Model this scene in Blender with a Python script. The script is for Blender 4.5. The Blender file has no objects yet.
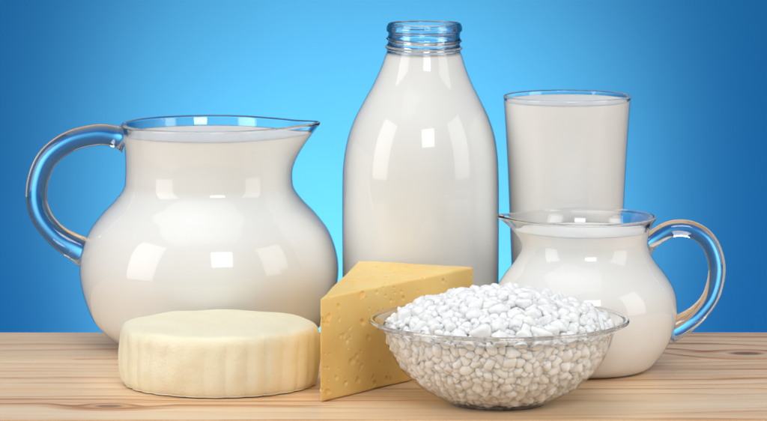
import bpy, bmesh, math, random
import numpy as np
from mathutils import Vector, Matrix, noise
random.seed(7); rng = np.random.default_rng(5)
S = bpy.context.scene; C = S.collection; PI = math.pi

# ------------------------------------------------------------------ materials
def mat(name):
    m = bpy.data.materials.new(name); m.use_nodes = True
    nt = m.node_tree; nt.nodes.clear()
    out = nt.nodes.new('ShaderNodeOutputMaterial')
    return m, nt, out
def N(nt, t, **kw):
    n = nt.nodes.new(t)
    for k, v in kw.items(): n.inputs[k.replace('__', ' ')].default_value = v
    return n
def L(nt, a, b): nt.links.new(a, b)
def math_(nt, op, a, b=None, c=None):
    n = nt.nodes.new('ShaderNodeMath'); n.operation = op
    for i, v in enumerate((a, b, c)):
        if v is None: continue
        if isinstance(v, (int, float)): n.inputs[i].default_value = v
        else: L(nt, v, n.inputs[i])
    return n.outputs[0]
def ramp(nt, fac, stops):
    r = nt.nodes.new('ShaderNodeValToRGB'); L(nt, fac, r.inputs[0])
    e = r.color_ramp.elements
    while len(e) < len(stops): e.new(.5)
    for i, (p, c) in enumerate(stops):
        e[i].position = p; e[i].color = (*c, 1)
    return r.outputs[0]
def noise_tex(nt, vec, scale, detail=4, rough=.5, dist=0):
    n = N(nt, 'ShaderNodeTexNoise', Scale=scale, Detail=detail, Roughness=rough, Distortion=dist)
    L(nt, vec, n.inputs['Vector']); return n.outputs['Fac']
def mapping(nt, vec, sc=(1,1,1), loc=(0,0,0)):
    m = nt.nodes.new('ShaderNodeMapping'); m.inputs['Scale'].default_value = sc; m.inputs['Location'].default_value = loc
    L(nt, vec, m.inputs['Vector']); return m.outputs[0]

def glass_mat():
    m, nt, out = mat('clear_glass')
    p = N(nt, 'ShaderNodeBsdfPrincipled', Roughness=0.0, IOR=1.52)
    p.inputs['Base Color'].default_value = (.97, .985, 1, 1)
    p.inputs['Transmission Weight'].default_value = 1
    L(nt, p.outputs[0], out.inputs[0]); return m
def thin_mat():
    m, nt, out = mat('thin_glass_wall')
    t = N(nt, 'ShaderNodeBsdfTransparent'); t.inputs[0].default_value = (.99, .993, .993, 1)
    g = N(nt, 'ShaderNodeBsdfGlossy', Roughness=.06)
    geo = nt.nodes.new('ShaderNodeNewGeometry')
    ior = math_(nt, 'ADD', 1.5, math_(nt, 'MULTIPLY', geo.outputs['Backfacing'], 1/1.5-1.5))   # same reflectance from either side of the wall
    f = nt.nodes.new('ShaderNodeFresnel'); L(nt, ior, f.inputs['IOR'])
    mx = nt.nodes.new('ShaderNodeMixShader')
    L(nt, f.outputs[0], mx.inputs[0]); L(nt, t.outputs[0], mx.inputs[1]); L(nt, g.outputs[0], mx.inputs[2])
    L(nt, mx.outputs[0], out.inputs[0]); return m
def milk_mat():
    m, nt, out = mat('milk')
    p = N(nt, 'ShaderNodeBsdfPrincipled', Roughness=.4)
    p.inputs['Base Color'].default_value = (.885, .885, .868, 1)
    p.inputs['Subsurface Weight'].default_value = .5
    p.inputs['Subsurface Radius'].default_value = (1, .97, .93)
    p.inputs['Subsurface Scale'].default_value = .006
    p.inputs['Specular IOR Level'].default_value = .2
    L(nt, p.outputs[0], out.inputs[0]); return m
def curd_mat():
    m, nt, out = mat('curd')
    p = N(nt, 'ShaderNodeBsdfPrincipled', Roughness=.36)
    p.inputs['Base Color'].default_value = (.89, .90, .90, 1)
    p.inputs['Subsurface Weight'].default_value = .65
    p.inputs['Subsurface Radius'].default_value = (1, .98, .95)
    p.inputs['Subsurface Scale'].default_value = .0018
    tc = N(nt, 'ShaderNodeTexCoord')
    f = noise_tex(nt, tc.outputs['Object'], 380, 3)
    b = N(nt, 'ShaderNodeBump', Strength=.28, Distance=.0007); L(nt, f, b.inputs['Height']); L(nt, b.outputs[0], p.inputs['Normal'])
    L(nt, p.outputs[0], out.inputs[0]); return m
def wedge_mat():
    m, nt, out = mat('yellow_cheese')
    tc = N(nt, 'ShaderNodeTexCoord'); v = tc.outputs['Object']
    f = noise_tex(nt, v, 45, 5)
    col = ramp(nt, f, [(.3, (.96, .63, .20)), (.7, (.98, .70, .265))])
    p = N(nt, 'ShaderNodeBsdfPrincipled', Roughness=.46); L(nt, col, p.inputs['Base Color'])
    p.inputs['Subsurface Weight'].default_value = .35
    p.inputs['Subsurface Radius'].default_value = (1, .6, .25); p.inputs['Subsurface Scale'].default_value = .003
    vo = N(nt, 'ShaderNodeTexVoronoi', Scale=300); L(nt, v, vo.inputs['Vector'])
    pit = ramp(nt, vo.outputs['Distance'], [(.0, (0,0,0)), (.25, (1,1,1))])
    h = math_(nt, 'ADD', math_(nt, 'MULTIPLY', pit, .5), noise_tex(nt, v, 420, 5, .6))
    b = N(nt, 'ShaderNodeBump', Strength=.35, Distance=.0005); L(nt, h, b.inputs['Height']); L(nt, b.outputs[0], p.inputs['Normal'])
    L(nt, p.outputs[0], out.inputs[0]); return m
def wheel_mat():
    m, nt, out = mat('pale_cheese')
    tc = N(nt, 'ShaderNodeTexCoord'); v = tc.outputs['Object']
    f = noise_tex(nt, v, 30, 6, .6)
    col = ramp(nt, f, [(.3, (.90, .83, .60)), (.7, (.93, .88, .69))])
    p = N(nt, 'ShaderNodeBsdfPrincipled', Roughness=.42); L(nt, col, p.inputs['Base Color'])
    p.inputs['Subsurface Weight'].default_value = .3
    p.inputs['Subsurface Radius'].default_value = (1, .75, .4); p.inputs['Subsurface Scale'].default_value = .003
    h = math_(nt, 'ADD', noise_tex(nt, v, 130, 5, .6), math_(nt, 'MULTIPLY', noise_tex(nt, v, 700, 4, .6), .35))
    b = N(nt, 'ShaderNodeBump', Strength=.5, Distance=.0016); L(nt, h, b.inputs['Height']); L(nt, b.outputs[0], p.inputs['Normal'])
    L(nt, p.outputs[0], out.inputs[0]); return m
def falloff(nt, d, r0, r1):       # 1 inside r0, 0 outside r1
    mr = N(nt, 'ShaderNodeMapRange'); mr.interpolation_type = 'SMOOTHSTEP'
    mr.inputs['From Min'].default_value = r0; mr.inputs['From Max'].default_value = r1; L(nt, d, mr.inputs['Value'])
    return math_(nt, 'SUBTRACT', 1, mr.outputs[0])
def wood_mat(name, seed, knots, tint):
    m, nt, out = mat(name)
    tc = N(nt, 'ShaderNodeTexCoord'); v = tc.outputs['Object']
    sx = N(nt, 'ShaderNodeSeparateXYZ'); L(nt, v, sx.inputs[0])
    x, y = sx.outputs[0], sx.outputs[1]
    wob = noise_tex(nt, mapping(nt, v, (2.0, 8, 1), (seed, seed*.7, 0)), 1, 3)
    wob2 = noise_tex(nt, mapping(nt, v, (14, 40, 1), (seed, seed*.7, 0)), 1, 3)
    g = math_(nt, 'ADD', y, math_(nt, 'ADD', math_(nt, 'MULTIPLY', math_(nt, 'SUBTRACT', wob, .5), .09), math_(nt, 'MULTIPLY', math_(nt, 'SUBTRACT', wob2, .5), .006)))
    kmask = None
    for kx, ky, R in knots:
        dx = math_(nt, 'MULTIPLY', math_(nt, 'SUBTRACT', x, kx), .62)
        dy = math_(nt, 'SUBTRACT', y, ky)
        d = math_(nt, 'SQRT', math_(nt, 'ADD', math_(nt, 'MULTIPLY', dx, dx), math_(nt, 'MULTIPLY', dy, dy)))
        d = math_(nt, 'ADD', d, math_(nt, 'MULTIPLY', math_(nt, 'SUBTRACT', wob2, .5), R*.6))
        mk = falloff(nt, d, R*.9, R*4.0)
        g = math_(nt, 'ADD', math_(nt, 'MULTIPLY', g, math_(nt, 'SUBTRACT', 1, mk)), math_(nt, 'MULTIPLY', math_(nt, 'ADD', d, ky), mk))
        k2 = falloff(nt, d, R*.45, R*1.0)
        kmask = k2 if kmask is None else math_(nt, 'MAXIMUM', kmask, k2)
    cb = N(nt, 'ShaderNodeCombineXYZ'); L(nt, math_(nt, 'MULTIPLY', x, .35), cb.inputs[0]); L(nt, g, cb.inputs[1]); cb.inputs[2].default_value = seed
    broad = noise_tex(nt, mapping(nt, cb.outputs[0], (4, 20, 1), (5, 0, 3)), 1, 3, .5)
    amt = noise_tex(nt, mapping(nt, cb.outputs[0], (5, 14, 1), (2, 7, 1)), 1, 2, .5)
    amt = ramp(nt, amt, [(.38, (.2, .2, .2)), (.62, (1, 1, 1))])
    saw = math_(nt, 'FRACT', math_(nt, 'ADD', math_(nt, 'MULTIPLY', g, 60), math_(nt, 'MULTIPLY', broad, 3)))
    late = math_(nt, 'POWER', saw, 4)
    late = math_(nt, 'MULTIPLY', late, math_(nt, 'SUBTRACT', 1, math_(nt, 'POWER', saw, 34)))
    fine = noise_tex(nt, mapping(nt, v, (9, 150, 1), (seed, 0, 0)), 1, 5, .7)
    s = math_(nt, 'ADD', math_(nt, 'MULTIPLY', broad, .62), math_(nt, 'MULTIPLY', fine, .40))
    s = math_(nt, 'SUBTRACT', s, math_(nt, 'MULTIPLY', late, math_(nt, 'MULTIPLY', amt, .34)))
    t = tint
    col = ramp(nt, s, [(.24, (.47*t, .20*t, .075*t)), (.35, (.70*t, .40*t, .20*t)), (.45, (.84*t, .59*t, .36*t)), (.62, (.90*t, .70*t, .48*t))])
    if kmask is not None:
        mx = N(nt, 'ShaderNodeMix'); mx.data_type = 'RGBA'
        L(nt, math_(nt, 'MULTIPLY', kmask, .85), mx.inputs['Factor']); L(nt, col, mx.inputs['A']); mx.inputs['B'].default_value = (.19, .075, .035, 1)
        col = mx.outputs['Result']
    p = N(nt, 'ShaderNodeBsdfPrincipled', Roughness=.42); L(nt, col, p.inputs['Base Color'])
    b = N(nt, 'ShaderNodeBump', Strength=.3, Distance=.0006); L(nt, math_(nt, 'SUBTRACT', fine, late), b.inputs['Height']); L(nt, b.outputs[0], p.inputs['Normal'])
    L(nt, p.outputs[0], out.inputs[0]); return m
def backdrop_mat():
    m, nt, out = mat('blue_backdrop_paper')
    tc = N(nt, 'ShaderNodeTexCoord')
    f = noise_tex(nt, tc.outputs['Object'], 6, 4)
    col = ramp(nt, f, [(.3, (.038, .39, .85)), (.7, (.040, .41, .88))])
    p = N(nt, 'ShaderNodeBsdfPrincipled', Roughness=.9); L(nt, col, p.inputs['Base Color'])
    p.inputs['Specular IOR Level'].default_value = .03
    L(nt, p.outputs[0], out.inputs[0]); return m

GLASS, THIN, MILK, CURD = glass_mat(), thin_mat(), milk_mat(), curd_mat()

# ------------------------------------------------------------------ helpers
def link(name, me, parent=None, loc=None, mats=()):
    o = bpy.data.objects.new(name, me); C.objects.link(o)
    for m in mats: me.materials.append(m)
    if parent: o.parent = parent
    if loc: o.location = loc
    return o
def tag(o, label, cat): o['label'] = label; o['category'] = cat; return o
def thing(name, label, cat, loc):
    o = bpy.data.objects.new(name, None); o.empty_display_size = .02; C.objects.link(o); o.location = loc
    return tag(o, label, cat)
def crom(pts, n=8):
    P = [tuple(p) for p in pts]; out = []
    for i in range(len(P)-1):
        p0, p1, p2, p3 = P[max(i-1, 0)], P[i], P[i+1], P[min(i+2, len(P)-1)]
        for k in range(n):
            t = k/n
            out.append(tuple(.5*((2*b)+(c-a)*t+(2*a-5*b+4*c-d)*t*t+(-a+3*b-3*c+d)*t**3) for a, b, c, d in zip(p0, p1, p2, p3)))
    out.append(P[-1]); return out
def lathe(prof, seg=160, fn=None, matfn=None):
    vs, fs, rows, mi = [], [], [], []
    for (r, z) in prof:
        if r < 1e-6:
            vs.append((0, 0, z)); rows.append([len(vs)-1]*seg); continue
        row = []
        for j in range(seg):
            th = 2*PI*j/seg
            rr, zz = fn(r, z, th) if fn else (r, z)
            vs.append((rr*math.cos(th), rr*math.sin(th), zz)); row.append(len(vs)-1)
        rows.append(row)
    for i in range(len(rows)-1):
        a, b = rows[i], rows[i+1]
        m = matfn(i, prof[i], prof[i+1]) if matfn else 0
        for j in range(seg):
            k = (j+1) % seg
            f = []
            for q in (a[j], a[k], b[k], b[j]):
                if q not in f: f.append(q)
            if len(f) > 2: fs.append(f); mi.append(m)
    me = bpy.data.meshes.new('m'); me.from_pydata(vs, [], fs)
    me.polygons.foreach_set('material_index', mi)
    me.polygons.foreach_set('use_smooth', [True]*len(fs)); me.update(); return me
def tube(path, radii, seg=28):
    vs, fs = [], []; n = len(path)
    for i, (x, z) in enumerate(path):
        a = path[max(i-1, 0)]; b = path[min(i+1, n-1)]
        t = Vector((b[0]-a[0], b[1]-a[1])).normalized(); nn = (-t[1], t[0])
        ra, rb = radii[i]
        for j in range(seg):
            th = 2*PI*j/seg
            vs.append((x+nn[0]*ra*math.cos(th), rb*math.sin(th), z+nn[1]*ra*math.cos(th)))
    for i in range(n-1):
        for j in range(seg):
            k = (j+1) % seg
            fs.append((i*seg+j, i*seg+k, (i+1)*seg+k, (i+1)*seg+j))
    fs.append(tuple(range(seg))[::-1]); fs.append(tuple((n-1)*seg+j for j in range(seg)))
    me = bpy.data.meshes.new('m'); me.from_pydata(vs, [], fs)
    bm = bmesh.new(); bm.from_mesh(me); bmesh.ops.recalc_face_normals(bm, faces=bm.faces[:]); bm.to_mesh(me); bm.free()
    me.polygons.foreach_set('use_smooth', [True]*len(me.polygons)); return me
def vessel_profiles(outer, wall, milk_z, base=.004):
    zt = outer[-1][1]; rt = outer[-1][0]
    lip = [(rt - wall/2 + wall/2*math.cos(a), zt + wall/2*math.sin(a)) for a in (.5, 1.0, PI/2, PI-1.0, PI-.5)]
    inner = [(max(r-wall, .001), z) for r, z in reversed(outer) if z > base]
    prof = [(0, .0004)] + outer + lip + inner + [(inner[-1][0]*.96, base), (0, base)]
    milk = [(0, .0012)] + [(r-.0004, max(z, .0012)) for r, z in outer if z < milk_z]
    rm = milk[-1][0]
    milk += [(rm, milk_z+.0005), (rm-wall*.9, milk_z+.0004), (rm-wall*.9-.0006, milk_z+.0001), (rm-wall*.9-.002, milk_z), (0, milk_z)]
    return prof, milk
def vessel(root, part, outer, wall, milk_z, fn=None, seg=192):
    prof, milk = vessel_profiles(outer, wall, milk_z)
    mf = lambda i, a, b: 1 if (a[1] < milk_z and b[1] <= milk_z+.0004) else 0
    g = link(part, lathe(prof, seg, fn, mf), root, None, (GLASS, THIN))
    mk = link('milk', lathe(milk, seg, fn), root, None, (MILK,))
    return g, mk

# ------------------------------------------------------------------ big jug
J = thing('milk_jug', 'large round-bellied glass jug full of milk with its handle on the left', 'jug', (-.1163, .224, 0))
outer = [(.046, .0004)] + crom([(.052, .0008), (.062, .0042), (.0765, .0175), (.0845, .038), (.0862, .0565), (.081, .0754), (.072, .0885), (.0625, .0985), (.0568, .1065), (.0556, .114), (.0553, .124), (.0558, .134), (.0568, .142), (.0583, .1487)], 10)
def spout_fn(z0, z1, th0, amt, w, lift):
    def f(r, z, th):
        s = min(max((z-z0)/(z1-z0), 0), 1.03); s = s*s*(3-2*s)*.6+.4*s**3
        d = (th-th0+PI) % (2*PI)-PI
        e = 1/(1+(d/w)**2)**2
        return r + amt*s*e - .0012*s*math.exp(-((abs(d)-2.4*w)/(w*.8))**2), z + lift*s*e
    return f
vessel(J, 'glass_body', outer, .0032, .1428, spout_fn(.114, .1487, 0, .0158, .36, .0010))
def pxpath(pts, cx, s, zf): return [((x-cx)/s, zf(y)) for x, y in pts]
zf = lambda y: .1499-(y-124)*.000671
hp = crom(pxpath([(127, 140), (117, 137), (98, 135), (70, 142), (47, 160), (37, 188), (40, 214), (56, 235), (78, 249), (97, 259)], 209, 1501, zf), 9)
n = len(hp); rad = []
for i in range(n):
    t = i/(n-1)
    a = .0072 + .0022*max(0, 1-t/.14)**2 + .0045*max(0, (t-.74)/.26)**1.4
    rad.append((a, .0066 + .002*max(0, 1-t/.14)**2 + .003*max(0, (t-.8)/.2)**2))
link('handle', tube(hp, rad, 40), J, None, (GLASS,))

# ------------------------------------------------------------------ small jug
J2 = thing('milk_jug', 'small glass cream jug of milk with its handle on the right', 'jug', (.1295, .125, 0))
outer = [(.034, .0004)] + crom([(.0385, .0008), (.0455, .0055), (.0545, .019), (.0588, .0325), (.0593, .0435), (.0572, .053), (.0518, .062), (.0455, .0702), (.0414, .0775), (.0404, .084), (.0412, .0905), (.0432, .0955), (.0456, .0989)], 10)
vessel(J2, 'glass_body', outer, .0026, .0908, spout_fn(.078, .0989, PI, .0112, .36, .0008))
zf2 = lambda y: .0997-(y-217)*.000647
hp = crom(pxpath([(643, 248), (653, 239), (671, 229), (692, 230), (709, 243), (717, 268), (712, 295), (699, 313), (684, 324), (668, 332)], 585, 1556, zf2), 9)
n = len(hp); rad = []
for i in range(n):
    t = i/(n-1)
    rad.append((.0056 + .0015*max(0, 1-t/.14)**2 + .0036*max(0, (t-.72)/.28)**1.4, .0052 + .0015*max(0, 1-t/.14)**2 + .0025*max(0, (t-.8)/.2)**2))
link('handle', tube(hp, rad, 40), J2, None, (GLASS,))

# ------------------------------------------------------------------ bottle
B = thing('milk_bottle', 'tall glass bottle of milk with an open ribbed neck', 'bottle', (.0247, .222, 0))
outer = [(.046, .0004)] + crom([(.0495, .0012), (.0518, .004), (.0522, .012), (.0522, .05), (.0522, .09), (.0520, .113), (.0512, .127), (.0488, .141), (.0446, .1535), (.0386, .1655), (.0330, .1760), (.0285, .1862), (.0260, .1935), (.0250, .1965)], 8) + \
        crom([(.0245, .1975), (.0244, .1985), (.0246, .1996), (.0255, .2004), (.0256, .2011), (.0246, .2019), (.0239, .2029), (.0239, .2044), (.0244, .2053), (.0251, .2060), (.0244, .2067), (.0239, .2077), (.0238, .2098), (.0240, .2110), (.0248, .2117), (.0251, .2128), (.0250, .2143), (.0243, .2158)], 4)
def thread(r, z, th):
    if .1985 < z < .2105: z += .0016*math.sin(th-.6)*math.sin((z-.1985)/.012*PI)
    return r+.0020*max(0, (z-.12)/.08)*math.cos(th)*min(1, r/.02), z
vessel(B, 'glass_body', outer, .0026, .1968, thread)

# ------------------------------------------------------------------ tumbler
T = thing('milk_glass', 'straight tall drinking glass filled almost to the brim with milk, behind the small jug', 'drinking glass', (.1218, .222, 0))
outer = [(.031, .0004)] + crom([(.0333, .0008), (.0345, .003), (.0352, .02), (.0372, .07), (.0393, .12), (.0413, .155), (.0423, .1681)], 9)
vessel(T, 'glass_body', outer, .0020, .1655)

# ------------------------------------------------------------------ bowl
W = thing('glass_bowl', 'shallow clear glass bowl with a flared rim in front of the small jug', 'bowl', (.0706, -.003, 0))
bo = crom([(.0285, .0012), (.0305, .0018), (.0385, .0055), (.0500, .0125), (.0610, .0235), (.0672, .0345), (.0700, .0430), (.0716, .0468), (.0745, .0492), (.0775, .0506)], 8)
wt = .0018
bi = [(r-wt*.75, z+wt*.75) for r, z in bo]
prof = [(0, .0014), (.026, .0014)] + [(.0265, .0006), (.0272, .0002), (.0282, .0004)] + bo + [(.0778, .0513), (.0772, .0519)] + bi[::-1][1:] + [(.02, bi[0][1]+.0004), (0, bi[0][1]+.0004)]
def bmf(i, a, b):
    z = (a[1]+b[1])/2; r = (a[0]+b[0])/2
    return 0 if (r > .0708 and z > .045) or (z < .0018 and r < .032) else 1
link('bowl_wall', lathe(prof, 192, None, bmf), W, None, (GLASS, THIN))
rim = [(.0783+.0015*math.cos(a), .0518+.0013*math.sin(a)) for a in [2*PI*k/14 for k in range(15)]]
link('rim', lathe(rim, 192), W, None, (GLASS,))

# curds
def ico(sub):
    bm = bmesh.new(); bmesh.ops.create_icosphere(bm, subdivisions=sub, radius=1)
    v = np.array([x.co[:] for x in bm.verts]); f = np.array([[q.index for q in p.verts] for p in bm.faces]); bm.free(); return v, f
iv, ifc = ico(3)
variants = []
for k in range(24):
    v = iv.copy(); off = Vector((k*7.3, k*3.1, 0))
    d = np.array([noise.noise(Vector(p)*.9+off)*.36 + noise.noise(Vector(p)*1.9+off)*.10 for p in v])
    v = v*(1+d)[:, None]
    v *= np.array([1.22+.3*math.sin(k), .98, .90+.08*math.cos(k*2)])
    v[:, 2] += .15*(v[:, 0]**2)*(1 if k % 2 else -1)
    tp = 1+.20*v[:, 0]*(1 if k % 3 else -.6); v[:, 1] *= tp; v[:, 2] *= tp
    v -= v.mean(0); variants.append(v)
inner = [(r-wt*.75, z+wt*.75) for r, z in bo]
def heap(x, y):
    rho = math.hypot(x, y)/.0665
    q = math.hypot(x+.001, y)/.071
    return .0450 + .0210*max(0, 1-q**2.3)**.85 + .0034*noise.noise(Vector((x*75, y*75, 3))) - .002*max(0, rho-.85)
places = []; cell = {}
def ok(p, d):
    k = tuple(int(math.floor(c/.008)) for c in p)
    for a in (-1, 0, 1):
        for b in (-1, 0, 1):
            for c in (-1, 0, 1):
                for q in cell.get((k[0]+a, k[1]+b, k[2]+c), ()):
                    if (q-p).length < d: return False
    cell.setdefault(k, []).append(p); return True
segs = [(inner[i], inner[i+1]) for i in range(len(inner)-1) if inner[i+1][1] < .0485]
wts = [((a[0]+b[0])*math.hypot(b[0]-a[0], b[1]-a[1])) for a, b in segs]
for it in range(14000):
    big = it < 8000
    a, b = random.choices(segs, wts)[0]; t = random.random()
    r = a[0]+(b[0]-a[0])*t; z = a[1]+(b[1]-a[1])*t
    th = random.random()*2*PI; s = random.uniform(.0032, .0051) if big else random.uniform(.0020, .0029)
    tn = Vector((b[0]-a[0], b[1]-a[1])).normalized(); nr, nz = -tn[1], tn[0]
    dd = s*.64+.0002
    p = Vector(((r+nr*dd)*math.cos(th), (r+nr*dd)*math.sin(th), z+nz*dd))
    if p.z > .0475: continue
    if ok(p, .0059 if big else .0039):
        n_ = Vector((nr*math.cos(th), nr*math.sin(th), nz)); places.append((p, n_, s*.95))
for _ in range(1500):
    r = .03*math.sqrt(random.random()); th = random.random()*2*PI
    p = Vector((r*math.cos(th), r*math.sin(th), .0062))
    if ok(p, .0053): places.append((p, Vector((0, 0, 1)), .0028))
for lay, dz, dist, s0, s1 in ((0, 0, .0064, .0030, .0054), (1, -.0030, .0056, .0028, .0042), (2, .0004, .0045, .0019, .0029)):
    for _ in range(8000):
        r = .0668*math.sqrt(random.random()); th = random.random()*2*PI
        x, y = r*math.cos(th), r*math.sin(th)
        p = Vector((x, y, heap(x, y)+dz+random.uniform(-.0014, .0018)))
        if ok(p, dist): places.append((p, None, random.uniform(s0, s1)))
VS, FS = [], []; base = 0
for p, nrm, s in places:
    v = variants[random.randrange(24)]*s
    if nrm is None:
        q = Vector((random.gauss(0, .5), random.gauss(0, .5), 1)).normalized()
    else: q = (nrm+Vector((random.gauss(0, .12), random.gauss(0, .12), random.gauss(0, .12)))).normalized()
    M = q.to_track_quat('Z', 'Y').to_matrix() @ Matrix.Rotation(random.random()*2*PI, 3, 'Z')
    VS.append(v @ np.array(M).T + np.array(p)); FS.append(ifc+base); base += len(v)
core = [(0, .0048), (.028, .0053)] + [(r-.0021, z+.0014) for r, z in inner[8:] if z < .044] 
core += [(rr, heap(rr, 0)-.0035) for rr in (.060, .052, .042, .032, .022, .012)] + [(0, heap(0, 0)-.0035)]
cm = lathe(core, 64)
cv = np.array([v.co[:] for v in cm.vertices])
V = np.vstack(VS+[cv]); F = [tuple(f) for f in np.vstack(FS).tolist()] + [tuple(i+base for i in p.vertices) for p in cm.polygons]
me = bpy.data.meshes.new('curds'); me.from_pydata(V.tolist(), [], F); me.polygons.foreach_set('use_smooth', [True]*len(F)); me.update()
cc = link('cottage_cheese', me, None, (.0706, -.003, 0), (CURD,))
tag(cc, 'heap of white cottage cheese curds piled above the rim of the glass bowl', 'cottage cheese')

# ------------------------------------------------------------------ round cheese
pr = crom([(0, .0004), (.03, .0004), (.0575, .0005), (.0605, .0015), (.0625, .005), (.0635, .012), (.0636, .020), (.0634, .027), (.0628, .0325), (.0613, .0361), (.0588, .0380), (.054, .0387), (.035, .0392), (.018, .0394), (0, .0395)], 9)
pr[0] = (0, .0004); pr[-1] = (0, .0395)
def wf(r, z, th):
    c = Vector((math.cos(th), math.sin(th), 0))
    k = max(0, min(1, (r-.055)/.006))*max(0, min(1, (.0365-z)/.010))
    fl = abs(math.sin(th*15+.8*noise.noise(c*3)+.10*math.sin(z*120)))
    amp = .0012*(.8+.9*noise.noise(c*2.6+Vector((0, 0, 9))))
    r2 = r - k*amp*(1-fl)**1.0 + .0009*noise.noise(Vector((c.x*4, c.y*4, z*60)))*(r/.06)
    e = max(0, (r-.045)/.018)
    z2 = z + (z > .03)*(.0008*noise.noise(Vector((c.x*r*45, c.y*r*45, 1)))+.0006*e*noise.noise(c*3))
    return r2, z2
wh = link('round_cheese', lathe(pr, 480, wf), None, (-.1034, .074, 0), (wheel_mat(),))
tag(wh, 'low round pale cream cheese with fluted sides in front of the large jug', 'cheese')

# ------------------------------------------------------------------ cheese wedge : inset rings of one rounded triangular outline
P3 = [np.array((0., 0.)), np.array((.0975, .143)), np.array((.0225, .173))]; HW = .0645
la, lb, lc = (np.linalg.norm(P3[1]-P3[2]), np.linalg.norm(P3[2]-P3[0]), np.linalg.norm(P3[0]-P3[1]))
IC = (la*P3[0]+lb*P3[1]+lc*P3[2])/(la+lb+lc)
u_, v_ = P3[1]-P3[0], P3[2]-P3[0]
inr = abs(u_[0]*v_[1]-u_[1]*v_[0])/(la+lb+lc)
ol = []
for i in range(3):
    a, b = P3[i], P3[(i+1) % 3]; m_ = int(np.linalg.norm(b-a)/.00045)
    for k in range(m_): ol.append(a+(b-a)*k/m_)
ol = np.array(ol)
for _ in range(9): ol = (np.roll(ol, 1, 0)+ol+np.roll(ol, -1, 0))/3
rr = .0014
rows = [(inr*.97*(1-k/26)+rr*(k/26), .0003) for k in range(26)]
rows += [(rr*(1-math.sin(a)), .0003+rr*(1-math.cos(a))) for a in (0, .4, .8, 1.2)]
rows += [(0, .0003+rr+(HW-2*rr)*k/138) for k in range(139)]
rows += [(rr*(1-math.cos(a)), .0003+HW-rr+rr*math.sin(a)) for a in (.35, .7, 1.05, 1.4)]
rows += [(rr+(inr*.985-rr)*k/60, .0003+HW) for k in range(61)]
no_ = len(ol); vv = []
for ins, z in rows:
    s = 1-ins/inr; q = IC+(ol-IC)*s
    vv.append(np.column_stack([q, np.full(no_, z)]))
co = np.vstack(vv); fs = []
for i in range(len(rows)-1):
    for j in range(no_):
        k = (j+1) % no_; fs.append((i*no_+j, i*no_+k, (i+1)*no_+k, (i+1)*no_+j))
fs.append(tuple(range(no_))[::-1]); fs.append(tuple((len(rows)-1)*no_+j for j in range(no_)))
wm = bpy.data.meshes.new('wedge'); wm.from_pydata(co.tolist(), [], fs); wm.update()
nv = len(co); no = np.empty(nv*3); wm.vertices.foreach_get('normal', no); no = no.reshape(-1, 3)
disp = np.zeros(nv)
wcum = np.ones(nv); wcum[co[:, 2] < .004] = 0; wcum[co[:, 2] > HW-.0005] = .25; wcum /= wcum.sum()
for i in rng.choice(nv, 420, p=wcum):
    p = co[i]; nn = no[i]
    rad_ = .0006 + .0015*rng.random()**2.6
    el = rng.uniform(1, 1.8)
    t = np.cross(nn, (0, 0, 1))
    if np.linalg.norm(t) < .3: t = np.array((.6, .8, 0))
    t = t/np.linalg.norm(t); an = .5*rng.normal(); t = t*math.cos(an)+np.cross(nn, t)*math.sin(an)
    d = co-p; a = d@t; e2 = (d*d).sum(1)-a*a
    q = np.sqrt(e2/rad_**2+(a/(rad_*el))**2)
    w = np.where((no@nn) > .6, np.clip((1.1-q)*1.9, 0, 1), 0); w = w*w*(3-2*w)
    disp = np.minimum(disp, -w*rad_*.95)
big_n = np.array([noise.noise(Vector(p)*28)*.0007+noise.noise(Vector(p)*90)*.00012 for p in co])
co = co + no*(disp+big_n)[:, None]; co[:, 2] = np.maximum(co[:, 2], .0003)
wm.vertices.foreach_set('co', co.ravel()); wm.update()
wm.polygons.foreach_set('use_smooth', [True]*len(wm.polygons))
wg = link('cheese_wedge', wm, None, (-.0388, .0, 0), (wedge_mat(),))
tag(wg, 'triangular wedge of yellow cheese with small holes beside the round pale cheese', 'cheese')

# ------------------------------------------------------------------ table of planks
TB = thing('wooden_table', 'light pine plank table top under the dairy still life', 'table', (0, 0, 0))
edges = [-.42, -.30, -.185, -.062, .052, .17, .288]
kn = {2: [(-.60, -.1, .006)], 3: [(-.168, -.012, .0072)], 4: [], 5: [(.240, .195, .0095)]}
for i in range(6):
    y0, y1 = edges[i]+.0003, edges[i+1]-.0003
    bm = bmesh.new(); bmesh.ops.create_cube(bm, size=1)
    bmesh.ops.scale(bm, vec=(1.7, y1-y0, .024), verts=bm.verts); bmesh.ops.translate(bm, vec=(0, (y0+y1)/2, -.012), verts=bm.verts)
    bmesh.ops.bevel(bm, geom=[e for e in bm.edges if abs(e.verts[0].co.x-e.verts[1].co.x) > .5], offset=.0012, segments=3, affect='EDGES')
    me = bpy.data.meshes.new('b'); bm.to_mesh(me); bm.free()
    link('plank', me, TB, None, (wood_mat('pine_plank', i*3.7+1, kn.get(i, []), (1.0, .95, 1.0, .96, 1.0, .93)[i]),))

# ------------------------------------------------------------------ backdrop
vs, fs = [], []
nx = 24
for i in range(nx+1):
    x = -2.4+4.8*i/nx
    for z in (-2.0, 2.2): vs.append((x, 2.2, z))
for i in range(nx): fs.append((2*i, 2*i+1, 2*i+3, 2*i+2))
me = bpy.data.meshes.new('bk'); me.from_pydata(vs, [], fs)
bd = link('backdrop', me, None, None, (backdrop_mat(),)); bd['kind'] = 'structure'

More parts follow.
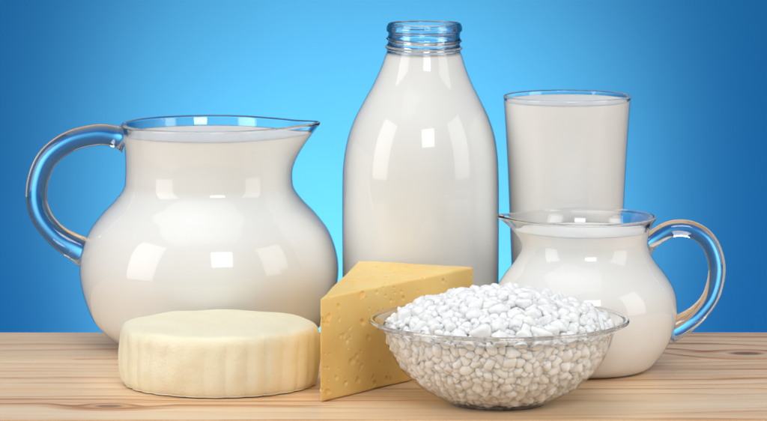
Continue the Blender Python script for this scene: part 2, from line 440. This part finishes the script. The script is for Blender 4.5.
# ------------------------------------------------------------------ lights
def area(name, loc, target, size, power, col=(1, 1, 1), spread=180):
    l = bpy.data.lights.new(name, 'AREA'); l.shape = 'RECTANGLE'; l.size, l.size_y = size; l.energy = power; l.color = col
    l.spread = math.radians(spread)
    o = bpy.data.objects.new(name, l); C.objects.link(o); o.location = loc
    o.rotation_euler = (Vector(target)-Vector(loc)).to_track_quat('-Z', 'Y').to_euler(); return o
area('front_softbox', (.36, -1.60, 1.10), (0, .12, .08), (.66, .60), 5.9, (1, 1, 1), spread=130)
area('overhead_softbox', (-.25, .10, 1.8), (0, .12, .05), (2.4, 1.8), 8.0, (1, 1, 1), spread=95)
area('left_softbox', (-1.35, -.5, .60), (0, .1, .08), (.75, 1.2), 4.2, spread=110)
area('right_softbox', (1.4, -.5, .6), (0, .1, .08), (.75, 1.2), 3.2, spread=110)
def spot(name, loc, target, power, size, col):
    sp = bpy.data.lights.new(name, 'SPOT'); sp.energy = power; sp.spot_size = math.radians(size); sp.spot_blend = 1; sp.shadow_soft_size = .08; sp.color = col
    so = bpy.data.objects.new(name, sp); C.objects.link(so); so.location = loc
    so.rotation_euler = (Vector(target)-Vector(loc)).to_track_quat('-Z', 'Y').to_euler()
spot('backdrop_spot', (-.02, 1.3, -.80), (-.02, 2.2, -.20), 265, 43, (1, .385, .24))
spot('backdrop_blue_wash', (0, .6, -1.2), (0, 2.2, -.25), 32, 56, (.0, .31, 1))
w = bpy.data.worlds.new('World'); S.world = w; w.use_nodes = True
w.node_tree.nodes['Background'].inputs[0].default_value = (.85, .92, 1, 1); w.node_tree.nodes['Background'].inputs[1].default_value = .14

# ------------------------------------------------------------------ camera
cam = bpy.data.cameras.new('Camera'); co_ = bpy.data.objects.new('Camera', cam); C.objects.link(co_)
co_.location = (0, -2.4224, .412); co_.rotation_euler = (math.radians(90-6.9), 0, 0)
cam.lens = 187.7; cam.sensor_width = 36; cam.clip_end = 50
cam.dof.use_dof = True; cam.dof.focus_distance = 2.48; cam.dof.aperture_fstop = 32
S.camera = co_
S.view_settings.view_transform = 'Standard'; S.view_settings.look = 'None'; S.view_settings.exposure = 0
